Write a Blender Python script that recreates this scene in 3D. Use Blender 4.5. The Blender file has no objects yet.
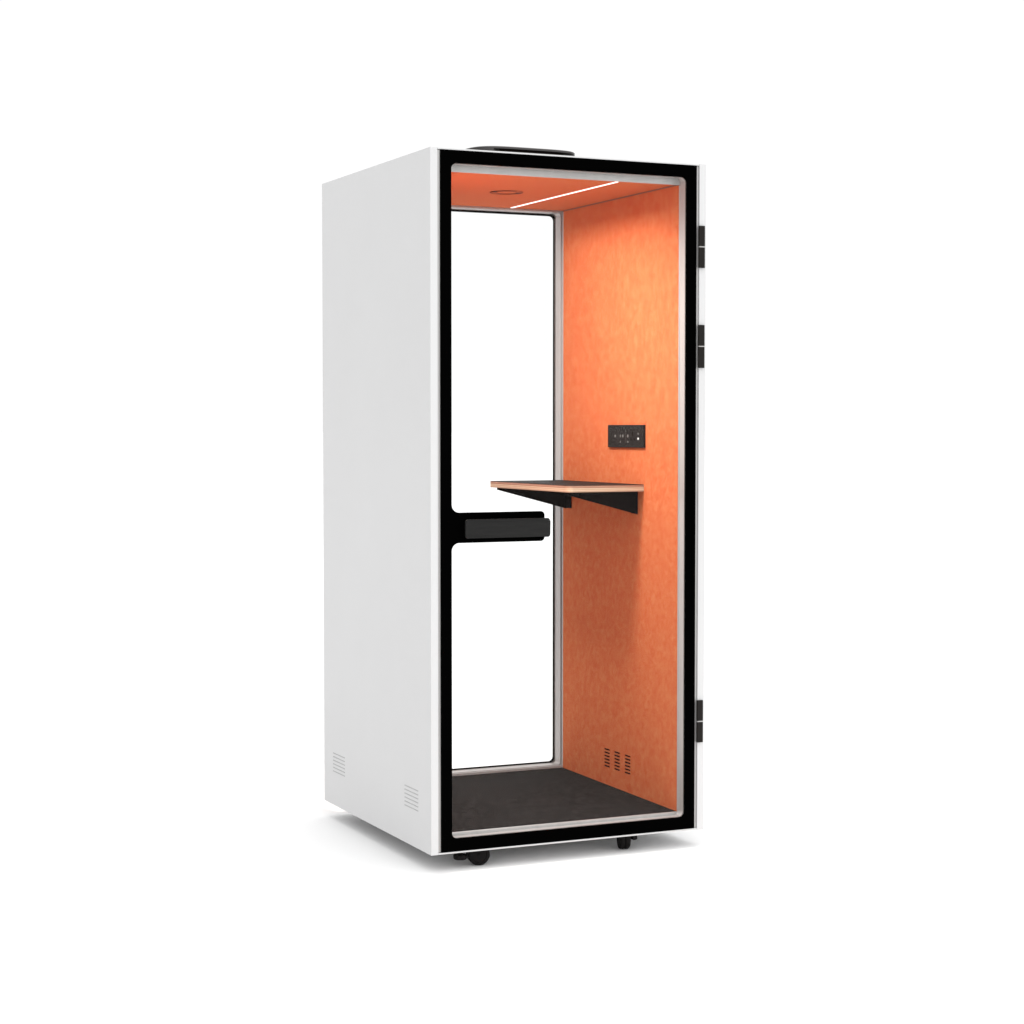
import bpy, bmesh, math
from mathutils import Vector

S = bpy.context.scene
COL = S.collection
GAP = .057                                   # the booth body stands this high on its castors
W, D, H = .979, 1.012, 2.2
CX, CY = W/2, D/2

# ---------------------------------------------------------------- materials
def mat(name, rgb, rough=.5, spec=.5, metal=0., emit=None, estr=0.):
    m = bpy.data.materials.new(name); m.use_nodes = True
    b = m.node_tree.nodes['Principled BSDF']
    b.inputs['Base Color'].default_value = (*rgb, 1)
    b.inputs['Roughness'].default_value = rough
    b.inputs['Specular IOR Level'].default_value = spec
    b.inputs['Metallic'].default_value = metal
    if emit:
        b.inputs['Emission Color'].default_value = (*emit, 1)
        b.inputs['Emission Strength'].default_value = estr
    return m

def noise_mix(m, stops, scale, vec_scale=(1, 1, 1), detail=4, bump=0., bscale=None, dist=.002, rough=.6):
    """object-space noise through a ramp into the base colour, optionally with a fine bump"""
    nt = m.node_tree; N = nt.nodes; L = nt.links; b = N['Principled BSDF']
    tc = N.new('ShaderNodeTexCoord'); mp = N.new('ShaderNodeMapping'); mp.inputs['Scale'].default_value = vec_scale
    L.new(tc.outputs['Object'], mp.inputs['Vector'])
    n = N.new('ShaderNodeTexNoise'); n.inputs['Scale'].default_value = scale; n.inputs['Detail'].default_value = detail
    n.inputs['Roughness'].default_value = rough
    L.new(mp.outputs['Vector'], n.inputs['Vector'])
    r = N.new('ShaderNodeValToRGB'); cr = r.color_ramp
    while len(cr.elements) < len(stops): cr.elements.new(.5)
    for e, (p, c) in zip(cr.elements, stops): e.position = p; e.color = (*c, 1)
    L.new(n.outputs['Fac'], r.inputs['Fac']); L.new(r.outputs['Color'], b.inputs['Base Color'])
    if bump:
        n2 = N.new('ShaderNodeTexNoise'); n2.inputs['Scale'].default_value = bscale or scale*6
        n2.inputs['Detail'].default_value = 3
        L.new(mp.outputs['Vector'], n2.inputs['Vector'])
        bp = N.new('ShaderNodeBump'); bp.inputs['Strength'].default_value = bump; bp.inputs['Distance'].default_value = dist
        L.new(n2.outputs['Fac'], bp.inputs['Height']); L.new(bp.outputs['Normal'], b.inputs['Normal'])
    return m

M = {}
M['panel'] = noise_mix(mat('white_lacquer', (.76,)*3, .38, .25), [(.3, (.558, .558, .560)), (.7, (.568, .568, .570))], 3)
M['alu'] = noise_mix(mat('satin_aluminium', (.40, .385, .37), .36, .5, .25),
                     [(.35, (.375, .368, .362)), (.65, (.42, .412, .406))], 40, (1, 1, .05), bump=.05, bscale=300)
M['gasket'] = mat('rubber_gasket', (.09, .082, .078), .7, .2)
M['blackglass'] = mat('black_enamelled_glass', (.0008,)*3, .25, .0)
M['plastic'] = noise_mix(mat('charcoal_plastic', (.026, .025, .024), .6, .15),
                         [(.35, (.009, .0088, .0086)), (.65, (.013, .0127, .0124))], 60, (.15, 1, 3))
M['hinge'] = mat('dark_hinge_metal', (.016, .0143, .0134), .6, .05)
M['castor'] = mat('black_castor_nylon', (.006, .005, .005), .6, .1)
M['bracket'] = mat('black_powder_coat', (.004, .0037, .0036), .65, .06)
M['hole'] = mat('dark_slot', (.012, .008, .007), .9, .0)
M['perf'] = mat('grey_perforation', (.28,)*3, .8, .1)
M['fan'] = mat('dark_grey_plastic', (.030, .027, .026), .35, .4)
M['contact'] = mat('pale_contact_metal', (.13, .12, .115), .5, .2)
M['white_dot'] = mat('white_plastic_knob', (.85, .85, .85), .4, .4)
M['laminate'] = noise_mix(mat('black_laminate', (.030, .028, .028), .6, .08),
                          [(.3, (.007, .0066, .0066)), (.7, (.012, .0115, .0115))], 25)
M['lamp'] = mat('led_diffuser', (.9, .9, .9), .4, .3, emit=(1, .98, .96), estr=1.0)
M['carpet'] = noise_mix(mat('charcoal_carpet', (.05, .045, .042), .95, .05),
                        [(.38, (.007, .0065, .0063)), (.5, (.0165, .0154, .0148)), (.62, (.033, .0310, .030))],
                        92, (1, .5, 1), detail=6, bump=.5, bscale=420, dist=.003, rough=.75)
M['floor'] = noise_mix(mat('white_studio_floor', (.80,)*3, .7, .1), [(.3, (.795,)*3), (.7, (.805,)*3)], .4)

def felt(name, k=1.):
    m = mat(name, (.9, .2, .07), .95, .05)
    nt = m.node_tree; N = nt.nodes; L = nt.links; b = N['Principled BSDF']
    tc = N.new('ShaderNodeTexCoord')
    def noise(scale, vs, det, dist=0.):
        mp = N.new('ShaderNodeMapping'); mp.inputs['Scale'].default_value = vs
        L.new(tc.outputs['Object'], mp.inputs['Vector'])
        n = N.new('ShaderNodeTexNoise'); n.inputs['Scale'].default_value = scale; n.inputs['Detail'].default_value = det
        n.inputs['Roughness'].default_value = .62; n.inputs['Distortion'].default_value = dist
        L.new(mp.outputs['Vector'], n.inputs['Vector']); return n.outputs['Fac']
    a = noise(70, (1, .60, .55), 4, .8)          # soft vertical mottling of the pressed fibres
    c = noise(210, (1, .7, .45), 3, .3)         # single fibres
    mx = N.new('ShaderNodeMix'); mx.data_type = 'FLOAT'; mx.inputs['Factor'].default_value = .40
    L.new(a, mx.inputs[2]); L.new(c, mx.inputs[3])
    r = N.new('ShaderNodeValToRGB'); cr = r.color_ramp; cr.elements.new(.5)
    for e, (p, col) in zip(cr.elements, [(.38, (.505*k, .121*k, .047*k)), (.50, (.53*k, .149*k, .059*k)), (.62, (.55*k, .184*k, .077*k))]):
        e.position = p; e.color = (*col, 1)
    L.new(mx.outputs[0], r.inputs['Fac']); L.new(r.outputs['Color'], b.inputs['Base Color'])
    bp = N.new('ShaderNodeBump'); bp.inputs['Strength'].default_value = .25; bp.inputs['Distance'].default_value = .002
    L.new(c, bp.inputs['Height']); L.new(bp.outputs['Normal'], b.inputs['Normal'])
    return m
M['felt'] = felt('orange_felt')

# plywood edge: thin plies stacked in z
m = mat('birch_ply_edge', (.6, .4, .28), .6, .2); nt = m.node_tree; N = nt.nodes; L = nt.links
tc = N.new('ShaderNodeTexCoord'); sp = N.new('ShaderNodeSeparateXYZ'); L.new(tc.outputs['Object'], sp.inputs[0])
mr = N.new('ShaderNodeMapRange'); mr.inputs['From Min'].default_value = 1.1185; mr.inputs['From Max'].default_value = 1.1408
L.new(sp.outputs['Z'], mr.inputs['Value'])
r = N.new('ShaderNodeValToRGB'); cr = r.color_ramp; cr.interpolation = 'CONSTANT'
pl = [(0, (.50, .33, .23)), (.18, (.70, .53, .37)), (.38, (.48, .31, .21)), (.46, (.70, .54, .38)), (.62, (.36, .17, .11)), (.74, (.50, .29, .20)), (.90, (.24, .12, .08))]
while len(cr.elements) < len(pl): cr.elements.new(.5)
for e, (p, c) in zip(cr.elements, pl): e.position = p; e.color = (*c, 1)
n = N.new('ShaderNodeTexNoise'); n.inputs['Scale'].default_value = 30; mp = N.new('ShaderNodeMapping'); mp.inputs['Scale'].default_value = (1, 1, 25)
L.new(tc.outputs['Object'], mp.inputs[0]); L.new(mp.outputs[0], n.inputs['Vector'])
mx = N.new('ShaderNodeMix'); mx.data_type = 'RGBA'; mx.blend_type = 'MULTIPLY'; mx.inputs['Factor'].default_value = .35
L.new(mr.outputs[0], r.inputs['Fac']); L.new(r.outputs['Color'], mx.inputs[6])
L.new(n.outputs['Fac'], mx.inputs[7]); L.new(mx.outputs[2], N['Principled BSDF'].inputs['Base Color'])
M['ply'] = m

# clear anti-reflective glass
g = bpy.data.materials.new('clear_glass'); g.use_nodes = True; nt = g.node_tree; nt.nodes.clear()
o = nt.nodes.new('ShaderNodeOutputMaterial'); mixn = nt.nodes.new('ShaderNodeMixShader')
tr = nt.nodes.new('ShaderNodeBsdfTransparent'); tr.inputs['Color'].default_value = (.996, .998, .997, 1)
gl = nt.nodes.new('ShaderNodeBsdfGlossy'); gl.inputs['Roughness'].default_value = .02
mixn.inputs[0].default_value = .004
nt.links.new(tr.outputs[0], mixn.inputs[1]); nt.links.new(gl.outputs[0], mixn.inputs[2]); nt.links.new(mixn.outputs[0], o.inputs['Surface'])
M['glass'] = g

# ---------------------------------------------------------------- mesh helpers (all coordinates in metres from the booth's front left bottom corner)
def link(name, bm, m, parent, smooth=False):
    me = bpy.data.meshes.new(name)
    if isinstance(bm, bpy.types.Mesh): me = bm; me.name = name
    else:
        bmesh.ops.recalc_face_normals(bm, faces=bm.faces[:]); bm.to_mesh(me); bm.free()
    me.materials.clear(); me.materials.append(m)
    for p in me.polygons: p.use_smooth = smooth
    if smooth:
        try: me.set_sharp_from_angle(angle=math.radians(38))
        except Exception: pass
    ob = bpy.data.objects.new(name, me); COL.objects.link(ob)
    ob.parent = parent
    if parent is root: ob.location = (-CX, -CY, GAP)
    return ob

def box(bm, x0, x1, y0, y1, z0, z1, bev=0., seg=2):
    vs = bmesh.ops.create_cube(bm, size=1)['verts']
    for v in vs:
        v.co = Vector(((x0+x1)/2 + v.co.x*(x1-x0), (y0+y1)/2 + v.co.y*(y1-y0), (z0+z1)/2 + v.co.z*(z1-z0)))
    if bev:
        es = list({e for v in vs for e in v.link_edges})
        bmesh.ops.bevel(bm, geom=es, offset=bev, segments=seg, profile=.5, affect='EDGES')
    return bm

def bx(*a, **k): return box(bmesh.new(), *a, **k)

def rrect(x0, x1, z0, z1, r, n=8):
    pts = []
    for cx, cz, a0 in ((x1-r, z1-r, 0), (x0+r, z1-r, 90), (x0+r, z0+r, 180), (x1-r, z0+r, 270)):
        for i in range(n+1):
            a = math.radians(a0 + 90*i/n); pts.append((cx + r*math.cos(a), cz + r*math.sin(a)))
    return pts

def plate(outlines, y0, y1):
    """flat plate in the xz plane from y0 to y1; the first outline is the edge, the others are holes"""
    cu = bpy.data.curves.new('tmp', 'CURVE'); cu.dimensions = '2D'; cu.fill_mode = 'BOTH'; cu.extrude = (y1-y0)/2
    for pts in outlines:
        s = cu.splines.new('POLY'); s.points.add(len(pts)-1); s.use_cyclic_u = True
        for p, (a, b) in zip(s.points, pts): p.co = (a, b, 0, 1)
    ob = bpy.data.objects.new('tmp', cu); COL.objects.link(ob)
    dg = bpy.context.evaluated_depsgraph_get(); dg.update()
    me = bpy.data.meshes.new_from_object(ob.evaluated_get(dg))
    bpy.data.objects.remove(ob); bpy.data.curves.remove(cu)
    bm = bmesh.new(); bm.from_mesh(me); bpy.data.meshes.remove(me)
    bmesh.ops.remove_doubles(bm, verts=bm.verts[:], dist=1e-6)
    ym = (y0+y1)/2
    for v in bm.verts: v.co = Vector((v.co.x, ym - v.co.z, v.co.y))
    return bm

def prism(bm, pts, axis, a, b):
    """closed polygon extruded along an axis (0 x, 1 y, 2 z) from a to b"""
    def P(u, v, w): return {0: (w, u, v), 1: (u, w, v), 2: (u, v, w)}[axis]
    A = [bm.verts.new(P(u, v, a)) for u, v in pts]; B = [bm.verts.new(P(u, v, b)) for u, v in pts]
    bm.faces.new(A); bm.faces.new(B[::-1]); n = len(pts)
    for i in range(n): bm.faces.new((A[i], B[i], B[(i+1) % n], A[(i+1) % n]))
    return bm

def ring_sweep(rect, r, prof, bm=None):
    """closed profile [(y, inset)] swept round a rounded rectangle; a positive inset reaches into the opening"""
    bm = bm or bmesh.new(); x0, x1, z0, z1 = rect; loops = []
    for y, i in prof:
        rr = max(r - i, .0004)
        loops.append([bm.verts.new((x, y, z)) for x, z in rrect(x0+i, x1-i, z0+i, z1-i, rr)])
    n = len(loops[0]); k = len(loops)
    for a in range(k):
        p, q = loops[a], loops[(a+1) % k]
        for j in range(n): bm.faces.new((p[j], p[(j+1) % n], q[(j+1) % n], q[j]))
    return bm

def lathe(bm, prof, c, axis=2, n=64, smoothcap=True):
    """profile [(radius, height)] turned round an axis through c"""
    rings = []
    for rad, h in prof:
        ring = []
        if rad < 1e-6:
            co = [0, 0, 0]; co[axis] = h; ring = [bm.verts.new(Vector(co)+Vector(c))]
        else:
            for i in range(n):
                a = 2*math.pi*i/n; u, v = rad*math.cos(a), rad*math.sin(a)
                co = {0: (h, u, v), 1: (u, h, v), 2: (u, v, h)}[axis]
                ring.append(bm.verts.new(Vector(co)+Vector(c)))
        rings.append(ring)
    for p, q in zip(rings, rings[1:]):
        for i in range(n):
            j = (i+1) % n
            if len(p) == 1 and len(q) > 1: bm.faces.new((p[0], q[i], q[j]))
            elif len(q) == 1 and len(p) > 1: bm.faces.new((p[i], p[j], q[0]))
            elif len(p) > 1: bm.faces.new((p[i], p[j], q[j], q[i]))
    return bm

# ---------------------------------------------------------------- ground
def ground():
    bm = bmesh.new(); R = 600
    vs = [bm.verts.new((x, y, 0)) for x, y in ((-R, -R), (R, -R), (R, R), (-R, R))]
    bm.faces.new(vs); me = bpy.data.meshes.new('floor'); bm.to_mesh(me); bm.free(); me.materials.append(M['floor'])
    ob = bpy.data.objects.new('floor', me); COL.objects.link(ob)
    ob['kind'] = 'structure'; ob['label'] = 'seamless white studio floor under the booth'; ob['category'] = 'floor'
ground()

# ---------------------------------------------------------------- the booth
root = bpy.data.objects.new('office_booth', None); COL.objects.link(root)
root.location = (CX, CY, 0)
root['label'] = 'white office phone booth with orange lining, black framed glass door and small wall desk'
root['category'] = 'phone booth'

# outer shell
for x0, x1, side in ((0, .0245, 'l'), (.9545, W, 'r')):
    p = link('side_panel', bx(x0, x1, 0, D, 0, H, bev=.0012), M['panel'], root)
    if side == 'l': left_panel = p
link('roof', bx(.0250, .9540, .0012, D, 2.1945, H-.0005, bev=.0008), M['panel'], root)
link('base', bx(.0250, .9540, .0012, D, 0.0003, .0058, bev=.0008), M['panel'], root)

# perforated vents low on the left outside panel
for ya, yb in ((.797, .911), (.112, .222)):
    bm = bmesh.new()
    for k in range(6):
        z = .1853 - k*.01275; nd = 12
        for i in range(nd):
            y = ya + (yb-ya)*i/(nd-1)
            prism(bm, [(y + .0030*math.cos(t*math.pi/4), z + .0021*math.sin(t*math.pi/4)) for t in range(8)], 0, -.0004, .002)
    link('vent_grille', bm, M['perf'], left_panel)

# felt lined inside
FY0, FY1 = .0545, .9155
zf, zc = .0600, 2.1372
wr = link('wall_lining', bx(.9070, .9535, FY0, FY1, .050, 2.19), M['felt'], root)
link('wall_lining', bx(.0260, .0715, FY0, FY1, .050, 2.19), M['felt'], root)
ceil = link('ceiling_lining', bx(.0720, .9066, FY0, FY1, zc, 2.19), M['felt'], root)
cb = bx(.0720, .9066, FY0+.004, FY1, .046, zf)
for v in cb.verts:
    if v.co.z > .055: v.co.z = .0560 if v.co.y < .5 else .0672
link('carpet', cb, M['carpet'], root)
# thin shadow-gap trim where the ceiling meets the wall
link('ceiling_trim', bx(.9040, .9069, FY0, FY1, zc-.0025, zc-.0002), M['gasket'], ceil)

# ceiling lamp
link('ceiling_lamp', bx(.6838, .6938, .074, .900, zc-.0020, zc+.004, bev=.0006), M['lamp'], ceil)
ld = bpy.data.lights.new('led_strip', 'AREA'); ld.shape = 'RECTANGLE'; ld.size = .010; ld.size_y = .82
ld.energy = 3.0; ld.color = (1, .93, .85); ld.spread = math.radians(150)
lo = bpy.data.objects.new('led_strip', ld); COL.objects.link(lo); lo.location = (.6885, .4925, zc-.004+GAP)
# added round fill light, no fitting, under the ceiling front left, turned down towards the desk wall
ld = bpy.data.lights.new('added_wall_fill', 'AREA'); ld.shape = 'DISK'; ld.size = .26
ld.energy = 15.5; ld.color = (1, .925, .85); ld.spread = math.radians(142)
lo = bpy.data.objects.new('added_wall_fill', ld); COL.objects.link(lo); lo.location = (.200, .17, 2.080+GAP)
lo.rotation_euler = Vector((.26, .16, -.95)).to_track_quat('-Z', 'Y').to_euler()
# round ceiling air outlet
bm = bmesh.new(); cc = (.480, .487, zc)
lathe(bm, [(.0545, .002), (.0545, -.0012), (.0565, -.0012), (.0565, .002)], cc)
lathe(bm, [(.0355, .002), (.0355, -.0012), (.0370, -.0012), (.0370, .002)], cc)
for a in range(2):
    s = (-1, 1)[a]
    box(bm, cc[0]+s*.0455-.0060, cc[0]+s*.0455+.0060, cc[1]-.014, cc[1]+.014, zc-.0012, zc+.002)
link('air_outlet', bm, mat('outlet_brown', (.05, .016, .010), .8, .1), ceil)

# slotted vent low on the right wall
for yc in (.557, .480, .401):
    vent = bmesh.new()
    for k in range(6):
        z = .1890 - k*.0120
        box(vent, .9062, .9085, yc-.0190, yc+.0190, z-.0024, z+.0024)
    link('air_vent', vent, M['hole'], wr)

# power socket on the right wall
sock = link('power_socket', bx(.8985, .9068, .2770, .5415, 1.2675, 1.3462, bev=.0015), M['hinge'], wr)
for y, z, a, b in ((.484, 1.3075, .0052, .0042), (.4457, 1.3075, .0032, .0048), (.4274, 1.3076, .0046, .0048), (.3906, 1.3077, .0050, .0048),
                   (.4456, 1.2873, .0030, .0032), (.3905, 1.2876, .0052, .0026)):
    link('contact', bx(.8981, .8990, y-a, y+a, z-b, z+b), M['contact'], sock)
seam = mat('seam_grey', (.055, .05, .048), .6, .2)
for y in (.4634, .408): link('seam', bx(.8982, .8990, y-.0007, y+.0007, 1.282, 1.333), seam, sock)
bm = bmesh.new()
box(bm, .8981, .8990, .3515, .3585, 1.307, 1.3215)
box(bm, .8981, .8990, .360, .371, 1.2935, 1.299); box(bm, .8981, .8990, .337, .348, 1.2935, 1.299)
link('socket_hole', bm, M['hole'], sock)
link('button', lathe(bmesh.new(), [(0, -.0012), (.0034, -.0010), (.0038, .0005)], (.8985, .3146, 1.3156), 0, 16), M['contact'], sock, True)
link('button', lathe(bmesh.new(), [(0, -.0016), (.0036, -.0013), (.0042, .0005)], (.8985, .3145, 1.2985), 0, 20), M['white_dot'], sock, True)

# front door jamb (aluminium) behind the glass door
OX0, OX1, OZ0, OZ1 = .0708, .9063, .0468, 2.1545
jo = [(.0262, .0072), (.9532, .0072), (.9532, 2.1930), (.0262, 2.1930)]
rr = (OX0, OX1, OZ0, OZ1)
jamb = link('door_jamb', plate([jo, rrect(OX0-.0005, OX1+.0005, OZ0-.0005, OZ1+.0005, .018)], .0055, .0450), M['alu'], root, True)
bm = bmesh.new()
box(bm, .0700, .9070, .0455, .0540, 2.1338, 2.1900, bev=.0015)
box(bm, .0700, .9070, .0455, .0560, .0100, .0560, bev=.0018)
box(bm, .9056, .9560, .0455, .0515, .0570, 2.1330, bev=.0010)
box(bm, .0240, .0735, .0455, .0515, .0570, 2.1330, bev=.0010)
link('lip', bm, M['alu'], jamb)
link('gasket', ring_sweep(rr, .018, [(.0052, .0002), (.0052, .0012), (.0080, .0012), (.0080, .0002)]), M['gasket'], jamb)

# door: black enamelled border with a handle tongue, and the clear pane inside it
n = 8
def arc(cx, cz, r, a0, a1, n=8): return [(cx + r*math.cos(math.radians(a0+(a1-a0)*i/n)), cz + r*math.sin(math.radians(a0+(a1-a0)*i/n))) for i in range(n+1)]
R = .018; TX, TZ0, TZ1, TR, CR = .3915, .9760, 1.0712, .0135, .025
hole = (arc(OX1-R, OZ1-R, R, 0, 90) + arc(OX0+R, OZ1-R, R, 90, 180) +
        arc(OX0+CR, TZ1+CR, CR, 180, 270) +                       # round into the tongue
        arc(TX-TR, TZ1-TR, TR, 90, 0) + arc(TX-TR, TZ0+TR, TR, 0, -90) +
        arc(OX0+CR, TZ0-CR, CR, 90, 180) +
        arc(OX0+R, OZ0+R, R, 180, 270) + arc(OX1-R, OZ0+R, R, 270, 360))
def inset(pts, d):                                   # offset a closed outline inwards by d
    out = []; m_ = len(pts)
    for i in range(m_):
        a, b, c = Vector(pts[i-1]), Vector(pts[i]), Vector(pts[(i+1) % m_])
        t = (c-a).normalized(); nrm = Vector((-t.y, t.x)); out.append(tuple(b + nrm*d))
    return out
door_o = [(.0345, .0062), (.9440, .0062), (.9440, 2.1940), (.0345, 2.1940)]
door = link('glass_door', plate([door_o, hole], 0, .0050), M['blackglass'], root)
link('glass_pane', plate([inset(hole, .0003)], .0010, .0048), M['glass'], door)
hz0, hz1, hx0, hx1 = .9907, 1.0503, .1050, .3965
hb = plate([rrect(hx0, hx1, hz0, hz1, .009)], -.0320, -.0240)
es = [e for e in hb.edges if all(abs(v.co.y + .0320) < 1e-5 for v in e.verts) and len(e.link_faces) == 2 and abs(e.calc_face_angle(0)) > .5]
bmesh.ops.bevel(hb, geom=es, offset=.0015, segments=2, affect='EDGES')
box(hb, .155, .185, -.0245, .0002, 1.003, 1.038); box(hb, .325, .355, -.0245, .0002, 1.003, 1.038)
link('door_handle', hb, M['plastic'], door)

# hinges
for za, zb, zcn, zd in ((1.8607, 1.9278, 1.9312, 1.9981), (1.5328, 1.6020, 1.6052, 1.6740), (.2930, .3612, .3648, .4333)):
    h = link('hinge', bx(.9500, .9712, -.0080, -.0002, za, zb, bev=.0008), M['hinge'], root)
    link('hinge_leaf', bx(.9500, .9712, -.0080, -.0002, zcn, zd, bev=.0008), M['hinge'], h)
    link('hinge_pin', bx(.9508, .9700, -.0070, -.0004, zb-.0002, zcn+.0002), M['alu'], h)

# rear window: profiled aluminium frame, gasket, black border and pane
bo = [(.0262, .0062), (.9532, .0062), (.9532, 2.1935), (.0262, 2.1935)]
BZ0, BZ1, BX0, BX1 = .0755, 2.1305, .0736, .9068
def bplate(ins, y0, y1, r=.016): return plate([bo, rrect(BX0-ins, BX1+ins, BZ0-ins, BZ1+ins, r)], y0, y1)
rw = link('rear_window', bplate(0, .9160, .9225, .004), M['alu'], root, True)
link('groove', bplate(.0070, .9230, .9400, .006), M['alu'], rw, True)
link('frame', bplate(.0008, .9405, .9830, .012), M['alu'], rw, True)
link('gasket', bplate(.0006, .9835, .9940, .014), M['gasket'], rw, True)
FI = .0028
ro = rrect(BX0+FI, BX1-.0022, BZ0+.0036, BZ1-.0062, .018)
link('black_border', plate([bo, ro], .9945, .9995), M['blackglass'], rw)
link('glass_pane', plate([inset(ro, .0003)], .9950, .9990), M['glass'], rw)

# desk on the right wall
DX0, DX1, DY0, DY1, DZ0, DZ1 = .6168, .9064, .2880, .9340, 1.1185, 1.1408
def desk_outline(e=0): 
    r = .022; q = .006
    return [(DX1, DY0+e), (DX1, DY1-e)] + [(DX0+e+q-q*math.sin(math.radians(a)), DY1-e-q+q*math.cos(math.radians(a))) for a in range(0, 91, 15)] + \
           [(DX0+e+r-r*math.cos(math.radians(a)), DY0+e+r-r*math.sin(math.radians(a))) for a in range(0, 91, 10)]
desk = link('desk', prism(bmesh.new(), desk_outline(), 2, DZ0, DZ1), M['ply'], root)
link('desk_surface', prism(bmesh.new(), desk_outline(.0010), 2, DZ1+.0001, DZ1+.0012), M['laminate'], desk)
for yb, s in ((.331, 1), (.8876, -1)):
    bm = bmesh.new(); t = .003
    ya, yc = (yb, yb+t) if s > 0 else (yb, yb+t)
    prism(bm, [(.626, DZ0-.0003), (.626, DZ0-.0080), (.9064, 1.0375), (.9064, DZ0-.0003)], 1, ya, yc)
    fy = (yb+t+.0001, yb+.044) if s > 0 else (yb-.044, yb-.0001)
    box(bm, .9030, .9066, fy[0], fy[1], 1.0400, DZ0-.0032, bev=.0008)
    box(bm, .640, .9028, fy[0], fy[1], DZ0-.0030, DZ0-.0003)
    link('bracket', bm, M['bracket'], desk)

# extractor fan housing on the roof
fan_c = (.488, .495, 0)
bm = bmesh.new()
n = 120; R0 = .196
def sq(a, k=4.5):                       # rounded-square plan
    c, s_ = abs(math.cos(math.radians(a))), abs(math.sin(math.radians(a)))
    return (c**k + s_**k)**(-1/k)
SL = lambda a: 236 <= a <= 312
prof = [(R0-.012, 2.2000, 0), (R0-.004, 2.2040, 0), (R0, 2.2120, 0), (R0, 2.2470, 0), (R0, 2.2478, 1), (R0, 2.2550, 1), (R0, 2.2558, 0),
        (R0-.0003, 2.2610, 0), (R0-.0025, 2.2632, 0), (R0-.008, 2.2642, 0), (R0-.05, 2.2650, 0), (.03, 2.2655, 0)]
rings = []
for rad, z, sl in prof:
    ring = []
    for i in range(n):
        a = 360*i/n; r2 = (rad - (.020 if sl and SL(a) else 0))*sq(a)
        ring.append(bm.verts.new((fan_c[0]+r2*math.cos(math.radians(a)), fan_c[1]+r2*math.sin(math.radians(a)), z)))
    rings.append(ring)
for p, q in zip(rings, rings[1:]):
    for i in range(n): bm.faces.new((p[i], p[(i+1) % n], q[(i+1) % n], q[i]))
bm.faces.new(rings[-1]); bm.faces.new(rings[0][::-1])
fan = link('fan_housing', bm, M['fan'], root, True)
pts = []
for d, rg in ((.017, range(238, 310, 3)), (.0202, range(308, 237, -3))):
    pts += [(fan_c[0]+(R0-d)*sq(a)*math.cos(math.radians(a)), fan_c[1]+(R0-d)*sq(a)*math.sin(math.radians(a))) for a in rg]
link('fan_slot', prism(bmesh.new(), pts, 2, 2.2479, 2.2549), M['hole'], fan)

# castors: a turned twin wheel, its hood and a top plate
def castor(x, y, ang, foot, r=.0355, wd=.0225):
    ca, sa = math.cos(ang), math.sin(ang)
    def rot(bm, cx, cy):
        for v in bm.verts:
            dx, dy = v.co.x-cx, v.co.y-cy
            v.co.x, v.co.y = cx+dx*ca-dy*sa, cy+dx*sa+dy*ca
    bm = bx(x-.034, x+.034, y-.030, y+.030, -.0065, -.0002, bev=.001)
    box(bm, x-.012, x+.012, y-.012, y+.012, -.022, -.006, bev=.002)
    rot(bm, x, y)
    c = link('castor', bm, M['castor'], root)
    for s in (-1, 1):                                           # the two wheels, axis along local x
        w = bmesh.new(); b0, b1 = s*.0008, s*wd
        lathe(w, [(0, b0), (r-.002, b0), (r, b0+s*.003), (r, b1-s*.006), (r-.004, b1-s*.001), (r-.010, b1), (r-.012, b1-s*.002), (.006, b1-s*.002), (.004, b1), (0, b1)], (x, y, -GAP+r), 0, 40)
        rot(w, x, y); link('wheel', w, M['castor'], c, True)
    if foot:
        fx, fy, z0 = foot
        f = lathe(bmesh.new(), [(0, 0), (.019, 0), (.022, .003), (.022, .014), (.014, .016), (.008, .018), (.008, .036), (0, .036)], (fx, fy, z0), 2, 28)
        link('levelling_foot', f, M['castor'], c, True)
castor(.186, .062, math.radians(78), (.1235, .060, -.0335))
castor(.7185, .075, math.radians(-16), None, .0345, .0185)
castor(.200, .930, math.radians(40), None)
castor(.790, .930, math.radians(-30), None)
c = [o for o in COL.objects if o.name.startswith('castor')][1]
link('levelling_foot', bx(.7430, .7600, .055, .090, -.0270, -.0066, bev=.003), M['castor'], c)

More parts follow.
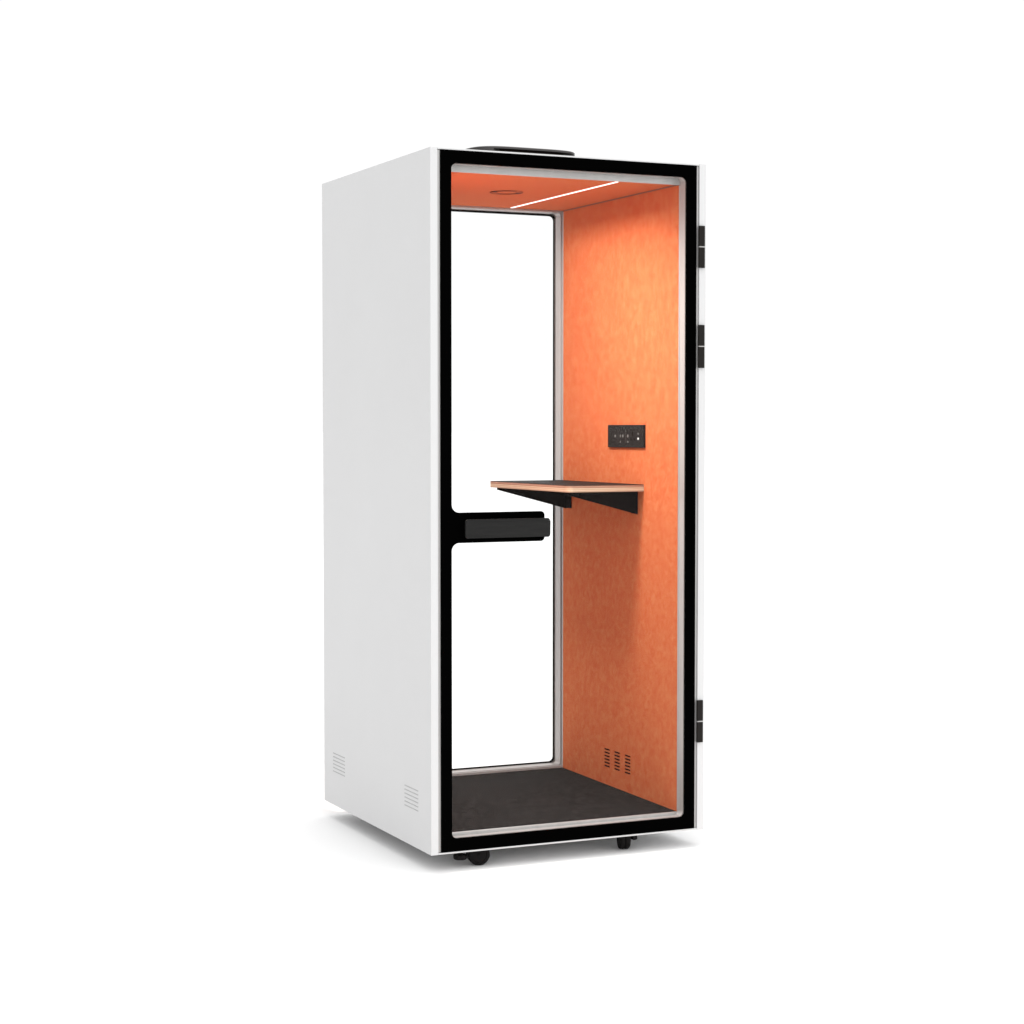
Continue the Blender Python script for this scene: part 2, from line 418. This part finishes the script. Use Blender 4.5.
# ---------------------------------------------------------------- light: a white photo studio
w = bpy.data.worlds.new('World'); S.world = w; w.use_nodes = True
nt = w.node_tree; N = nt.nodes; L = nt.links; bg = N['Background']
tc = N.new('ShaderNodeTexCoord'); sp = N.new('ShaderNodeSeparateXYZ'); L.new(tc.outputs['Generated'], sp.inputs[0])
def mth(op, a, b):
    n_ = N.new('ShaderNodeMath'); n_.operation = op
    for i, v in enumerate((a, b)):
        if isinstance(v, (int, float)): n_.inputs[i].default_value = v
        else: L.new(v, n_.inputs[i])
    return n_.outputs[0]
X, Y, Z = sp.outputs
def sstep(v, a, b):
    n_ = N.new('ShaderNodeMapRange'); n_.interpolation_type = 'SMOOTHSTEP'; L.new(v, n_.inputs['Value'])
    n_.inputs['From Min'].default_value = a; n_.inputs['From Max'].default_value = b; return n_.outputs[0]
up = mth('POWER', mth('MAXIMUM', Z, 0.), 4.)                                            # overhead softbox
front = mth('MAXIMUM', mth('MULTIPLY', Y, -1.), 0.)                                     # light behind the photographer
back = sstep(mth('ADD', mth('MULTIPLY', Y, .91), mth('MULTIPLY', X, .41)), .25, .7)     # white backdrop behind the booth
AMB, UPK, FRK = .62, 1.9, 1.40
st = mth('ADD', mth('ADD', AMB, mth('MULTIPLY', back, 1.02-AMB)), mth('ADD', mth('MULTIPLY', up, UPK), mth('MULTIPLY', front, FRK)))
L.new(st, bg.inputs['Strength']); bg.inputs['Color'].default_value = (1, 1, 1, 1)

# ---------------------------------------------------------------- camera
cam = bpy.data.cameras.new('camera'); co = bpy.data.objects.new('camera', cam); COL.objects.link(co)
cam.sensor_width = 36; cam.lens = 1956.2325/1024*36; cam.clip_start = .1; cam.clip_end = 2000
co.location = (-2.299193, -5.610764, 1.333568+GAP)
co.rotation_euler = (math.pi/2 - .0426548, 0, -.4304731)
S.camera = co
S.view_settings.view_transform = 'Standard'; S.view_settings.look = 'None'
S.view_settings.exposure = 0; S.view_settings.gamma = 1; S.view_settings.use_curve_mapping = False
S.render.engine = 'CYCLES'
S.cycles.max_bounces = 12; S.cycles.diffuse_bounces = 6; S.cycles.transparent_max_bounces = 16
